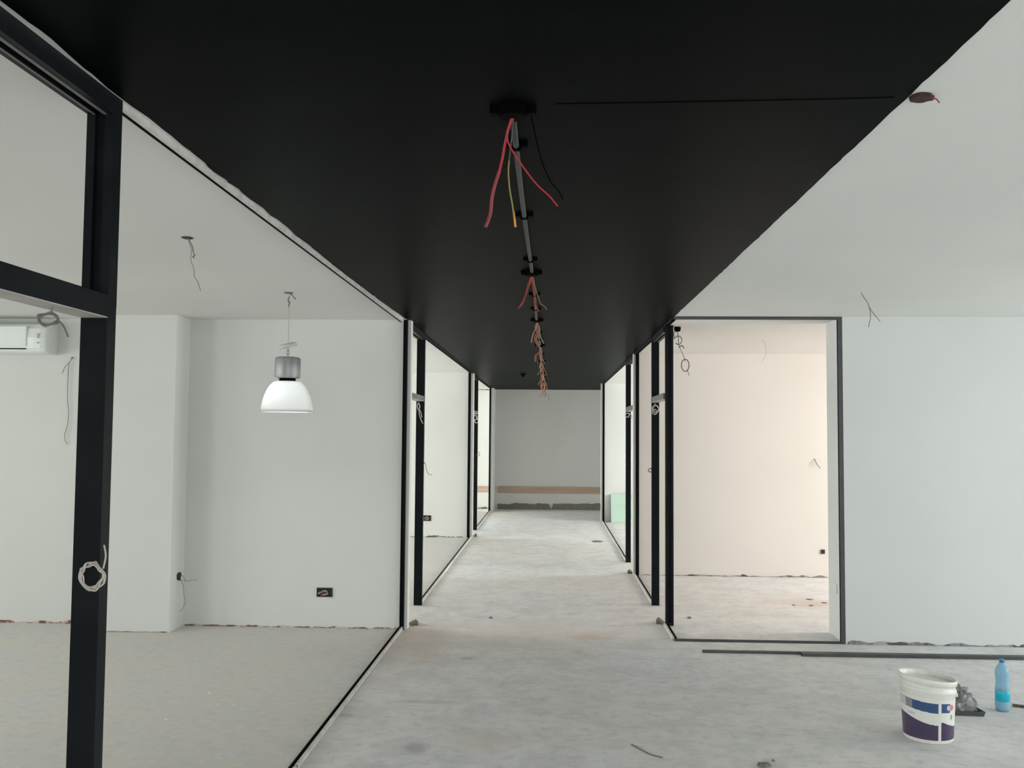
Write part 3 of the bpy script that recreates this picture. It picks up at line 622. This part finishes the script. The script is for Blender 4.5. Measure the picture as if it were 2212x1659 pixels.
# ---------------------------------------------------------------- floor things
def bar(x0, x1, y, w, h, name, label, ang=0):
    bm = BM(); t = .003; L = x1-x0
    box(bm, 0, L, -w/2, w/2, 0, t); box(bm, 0, L, -w/2, -w/2+t, t, h); box(bm, 0, L, w/2-t, w/2, t, h); box(bm, 0, L, -w/2, w/2, h, h+t)
    o = link(name, bm, M_PROFILE); o.location = (x0, y, 0.0005); o.rotation_euler = (0, 0, ang)
    return tag(o, label, 'metal profile', 'loose metal profiles on the floor')
bar(1.20, 4.25, 7.375, .028, .016, 'metal_profile', 'rear long black metal profile on the floor, its end nearer the corridor', -.002)
bar(1.95, 5.0, 7.315, .040, .022, 'metal_profile', 'front black metal profile on the floor, starting right of the doorway centre', .004)
bm = BM(); tube(bm, [(2.93, 6.06, .009), (3.2, 5.93, .009), (3.6, 5.80, .009)], .009, 8, sm=False); tag(link('wooden_stick', bm, M_WOOD), 'thin brown stick on the floor cut by the right photo edge', 'stick')

# paint bucket
BX, BY = 2.148, 5.415
f = empty('paint_bucket', (BX, BY, 0), 'open white plastic paint bucket with blue and purple label on the floor', 'bucket')
HB = .345
def R(z): return .130+(.148-.130)*z/HB
def shear(bm):
    for v in bm.verts:
        dx, dy = v.co.x-BX, v.co.y-BY
        v.co.z += (-.11*dx-.02*dy)*(v.co.z/HB)
bm = BM()
outer = [(0, .004), (.119, .0035), (.126, .0), (.1305, .006), (R(.05), .05), (R(.27), .27), (R(.275)+.006, .277), (R(.29)+.006, .291), (R(.292), .294), (R(.315), .315), (R(.317)+.007, .318), (R(.34)+.008, .341), (R(.345)+.005, .347), (R(.345)-.001, .347)]
inner = [(R(.33)-.003, .33), (R(.3)-.0035, .3), (R(.1)-.004, .1), (R(.02)-.004, .02), (0, .018)]
lathe(bm, outer+inner, (BX, BY, 0), 72); shear(bm); link('body', bm, M_BUCKET, f, smooth=True)
bm = BM(); lathe(bm, [(0, .318), (R(.318)-.0035, .320), (R(.318)-.0035, .314), (0, .312)], (BX, BY, 0), 64); shear(bm)
link('paint', bm, mat('white_paint_fill', (.80, .81, .77), .5), f)
LM = [mat('label_white', (.80, .81, .77), .35), mat('label_blue', (.035, .085, .21), .35), mat('label_purple', (.060, .042, .095), .35, noise=(9, (.085, .055, .12), .4, .65)),
      mat('label_red', (.70, .22, .27), .35), mat('label_green', (.22, .48, .26), .35), mat('label_lightblue', (.55, .62, .78), .35), mat('label_grey', (.28, .26, .32), .35)]
def label_col(u, v):   # u: 0..1 across the half turn seen from the front, left to right; v: 0 bottom .. 1 top
    if .695 < u < .745: return 0
    if u > .745:
        if ((u-.872)/.028)**2+((v-.80)/.07)**2 < 1: return 5
        if ((u-.925)/.035)**2+((v-.80)/.075)**2 < 1: return 3
        if ((u-.925)/.02)**2+((v-.56)/.07)**2 < 1: return 4
        if v > .68 and v < .90 and u < .90: return 1
        if v < .445-.32*max(0, (u-.78))*1.9: return 2
        return 0
    top = .93-.04*math.sin(u*3.0); bot = .70-.06*math.sin(u*2.2)+.015
    if bot < v < top:
        if u < .10: return 0 if ((u*60+v*20) % 2) < 1.2 else 6
        if u < .22: return 6
        return 1
    if u < .26 and .545 < v < .60: return 5 if u > .12 else 0
    if v < .56-.22*math.sin(min(1, u/.7)*1.5)+.04*u: return 2
    return 0
bm = BM(); NA, NV = 220, 90; z0, z1 = .022, .248
# the half turn seen by the camera spans directions from az0 to az1
az = math.atan2(0-BY, 0-BX); g = []
for i in range(NA+1):
    a = az-math.pi*.60+math.pi*1.20*i/NA; g.append([bm.verts.new((BX+(R(z0+(z1-z0)*j/NV)+.0008)*math.cos(a), BY+(R(z0+(z1-z0)*j/NV)+.0008)*math.sin(a), z0+(z1-z0)*j/NV)) for j in range(NV+1)])
for i in range(NA):
    for j in range(NV):
        q = bm.faces.new((g[i][j], g[i+1][j], g[i+1][j+1], g[i][j+1]))
        phi = -math.pi*.60+math.pi*1.20*(i+.5)/NA
        u = .5+.5*math.sin(phi) if abs(phi) < math.pi/2 else (1.0 if phi > 0 else 0.0)
        q.material_index = label_col(u, (j+.5)/NV)
shear(bm); link('label', bm, None, f, smooth=True, mats=LM)
for s in (-1, 1):
    bm = BM(); a = az+s*math.pi*.5; lathe(bm, [(0, -.008), (.012, -.008), (.012, .008), (0, .008)], (0, 0, 0), 16)
    bmesh.ops.transform(bm, matrix=Matrix.Translation((BX+(R(.26)+.004)*math.cos(a), BY+(R(.26)+.004)*math.sin(a), .265)) @ Matrix.Rotation(math.pi/2, 4, Vector((-math.sin(a), math.cos(a), 0))), verts=bm.verts); shear(bm)
    link('handle_lug', bm, M_BUCKET, f)

# water bottle
f = empty('water_bottle', (2.825, 5.965, 0), 'blue plastic water bottle with cyan label on the floor near the right edge', 'bottle')
M_PET = mat('blue_plastic', (0.52, 0.80, 0.95), .12, Transmission_Weight=.55, IOR=1.2)
M_CAP = mat('blue_cap', (0.03, 0.22, 0.55), .35)
M_LBL = mat('cyan_label', (0.01, 0.50, 0.68), .3, noise=(20, (0.02, .42, .60), .4, .6))
prof = [(0, .004), (.030, .0), (.040, .008), (.0425, .03), (.0425, .055), (.041, .06), (.0415, .13), (.0425, .136), (.040, .155), (.0365, .175), (.0385, .20), (.0415, .225), (.040, .245), (.032, .268), (.018, .288), (.0135, .295), (.0135, .30)]
bm = BM(); lathe(bm, prof+[(r-.0012, z) for r, z in reversed(prof[1:])]+[(0, .0055)], (2.825, 5.965, 0), 40); link('body', bm, M_PET, f, smooth=True)
bm = BM(); lathe(bm, [(.0415, .062), (.0428, .063), (.0430, .125), (.0418, .127)], (2.825, 5.965, 0), 40); link('label', bm, M_LBL, f, smooth=True)
bm = BM(); lathe(bm, [(0.0, .318), (.013, .318), (.0155, .315), (.0158, .297), (0, .296)], (2.825, 5.965, 0), 24); link('cap', bm, M_CAP, f, smooth=True)

# crumpled grey plastic on a dark tray behind the bucket
f = empty('mortar_tray', (2.60, 5.98, 0), 'dark tray heaped with crumpled grey plastic between the bucket and the bottle', 'tray')
bm = BM(); vs = [(2.40, 5.84), (2.655, 5.82), (2.64, 6.03), (2.42, 6.05)]
lo = [bm.verts.new((2.55+(x-2.55)*.93, 5.94+(y-5.94)*.93, .001)) for x, y in vs]; hi = [bm.verts.new((x, y, .03)) for x, y in vs]; hj = [bm.verts.new((2.55+(x-2.55)*.95, 5.94+(y-5.94)*.95, .03)) for x, y in vs]; lj = [bm.verts.new((2.55+(x-2.55)*.9, 5.94+(y-5.94)*.9, .006)) for x, y in vs]
for k in range(4):
    j = (k+1) % 4
    bm.faces.new((lo[k], lo[j], hi[j], hi[k])); bm.faces.new((hi[k], hi[j], hj[j], hj[k])); bm.faces.new((hj[k], hj[j], lj[j], lj[k]))
bm.faces.new(lo); bm.faces.new(lj); link('tray', bm, M_TRAY, f)
rd = random.Random(17); bm = BM(); bmesh.ops.create_icosphere(bm, subdivisions=4, radius=1)
from mathutils import noise as mn
for v in bm.verts:
    p = v.co.copy(); d = 1+.30*mn.noise(p*2.2)+.22*mn.noise(p*5.5)
    z = p.z*d; x = p.x*(1.0-.22*max(0, z))
    v.co = Vector((2.535+.112*x*d+.01*z, 5.935+.085*p.y*d, max(.008, .022+.125*z if z > 0 else .022+.02*z)))
link('crumpled_plastic', bm, M_GREYBAG, f)

# small debris
def chunk(name, x, y, sx, sy, sz, m, label, cat, seed, rot=0, group=None):
    bm = BM(); bmesh.ops.create_icosphere(bm, subdivisions=2, radius=1); rd = random.Random(seed)
    for v in bm.verts:
        k = 1+rd.uniform(-.25, .25); v.co = Vector((v.co.x*sx*k, v.co.y*sy*k, max(-.2, v.co.z)*sz*k))
    zmin = min(v.co.z for v in bm.verts)
    for v in bm.verts: v.co.z -= zmin
    o = link(name, bm, m); o.location = (x, y, 0); o.rotation_euler = (0, 0, rot)
    return tag(o, label, cat, group)
def wedge(x, y, L, wd, h, label, rot):
    bm = BM(); v = [bm.verts.new(p) for p in ((-L/2, -wd/2, 0), (L/2, -wd/2, 0), (L/2, wd/2, 0), (-L/2, wd/2, 0), (-L/2, -wd/2, h), (-L/2, wd/2, h), (L/2, -wd/2, .004), (L/2, wd/2, .004))]
    for q in ((0, 1, 2, 3), (4, 6, 7, 5), (0, 4, 5, 3), (0, 1, 6, 4), (3, 2, 7, 5), (1, 2, 7, 6)): bm.faces.new([v[i] for i in q])
    o = link('wooden_wedge', bm, M_WOOD); o.location = (x, y, 0.0005); o.rotation_euler = (0, 0, rot)
    tag(o, label, 'wedge', 'brown wedges at the frame feet')
wedge(-1.205, 8.24, .07, .10, .035, 'brown wedge at the foot of the white wall end beneath the lamp room corner', 3.5)
wedge(1.005, 8.47, .06, .10, .045, 'brown wedge at the foot of the right corner frame post', -.3)
wedge(.995, 11.46, .05, .12, .04, 'small dark wedge at the foot of the cream wall end', -.3)
wedge(-1.228, 15.24, .05, .10, .05, 'small dark wedge at the foot of the second left dividing wall', 3.4)
chunk('debris', -.537, 8.583, .018, .035, .008, M_DEB, 'dark smear of debris on the corridor floor left of centre', 'debris', 1)
chunk('debris', .753, 14.74, .09, .10, .012, M_DEB, 'grey crumb far down the corridor floor near the right frame', 'debris', 2)
chunk('debris', 1.30, 8.72, .018, .03, .012, M_DEB, 'small grey chunk inside the doorway of the cream room', 'debris', 3)
chunk('debris', 1.11, 4.90, .035, .03, .014, M_DEB, 'dark crumb on the floor at the bottom photo edge', 'debris', 4)
chunk('debris', 1.175, 4.97, .008, .010, .008, M_DEB, 'tiny dark speck beside the crumb at the bottom photo edge', 'debris', 5)
for k, (x, y, s) in enumerate(((2.70, 9.80, .030), (2.80, 9.62, .026), (2.62, 9.45, .018), (2.45, 9.46, .016))):
    chunk('rubble', x, y, s*1.2, s, .007, M_DEB, ('largest rubble crumb on the cream room floor, by the doorway reveal', 'flat rubble crumb on the cream room floor hard against the reveal edge', 'small rubble crumb in the cream room, nearer the doorway than the largest one', 'smallest rubble crumb, leftmost on the cream room floor')[k], 'rubble', 20+k, group='rubble crumbs in the cream room')
bm = BM(); tube(bm, [(.455, 5.18, .003), (.50, 5.10, .003), (.54, 5.03, .003), (.60, 4.98, .003)], .0032, 6)
tag(link('string_scrap', bm, M_WIREG, smooth=True), 'short dark string scrap on the floor near the bottom centre', 'string')
bm = BM(); box(bm, 0, .15, -.005, .005, 0, .006); bm.free()
cs = [(-2.9, 5.6), (-2.05, 5.75), (-1.95, 5.74), (-2.25, 5.45), (-2.62, 5.05), (-3.3, 5.7), (-1.70, 6.15), (-2.2, 6.0)]
for k, (x, y) in enumerate(cs):
    chunk('plaster_crumb', x, y, .008, .008, .005, M_CRUMB, 'tiny white plaster crumb on the left room floor', 'plaster crumb', 60+k, group='white plaster crumbs on the left room floor')
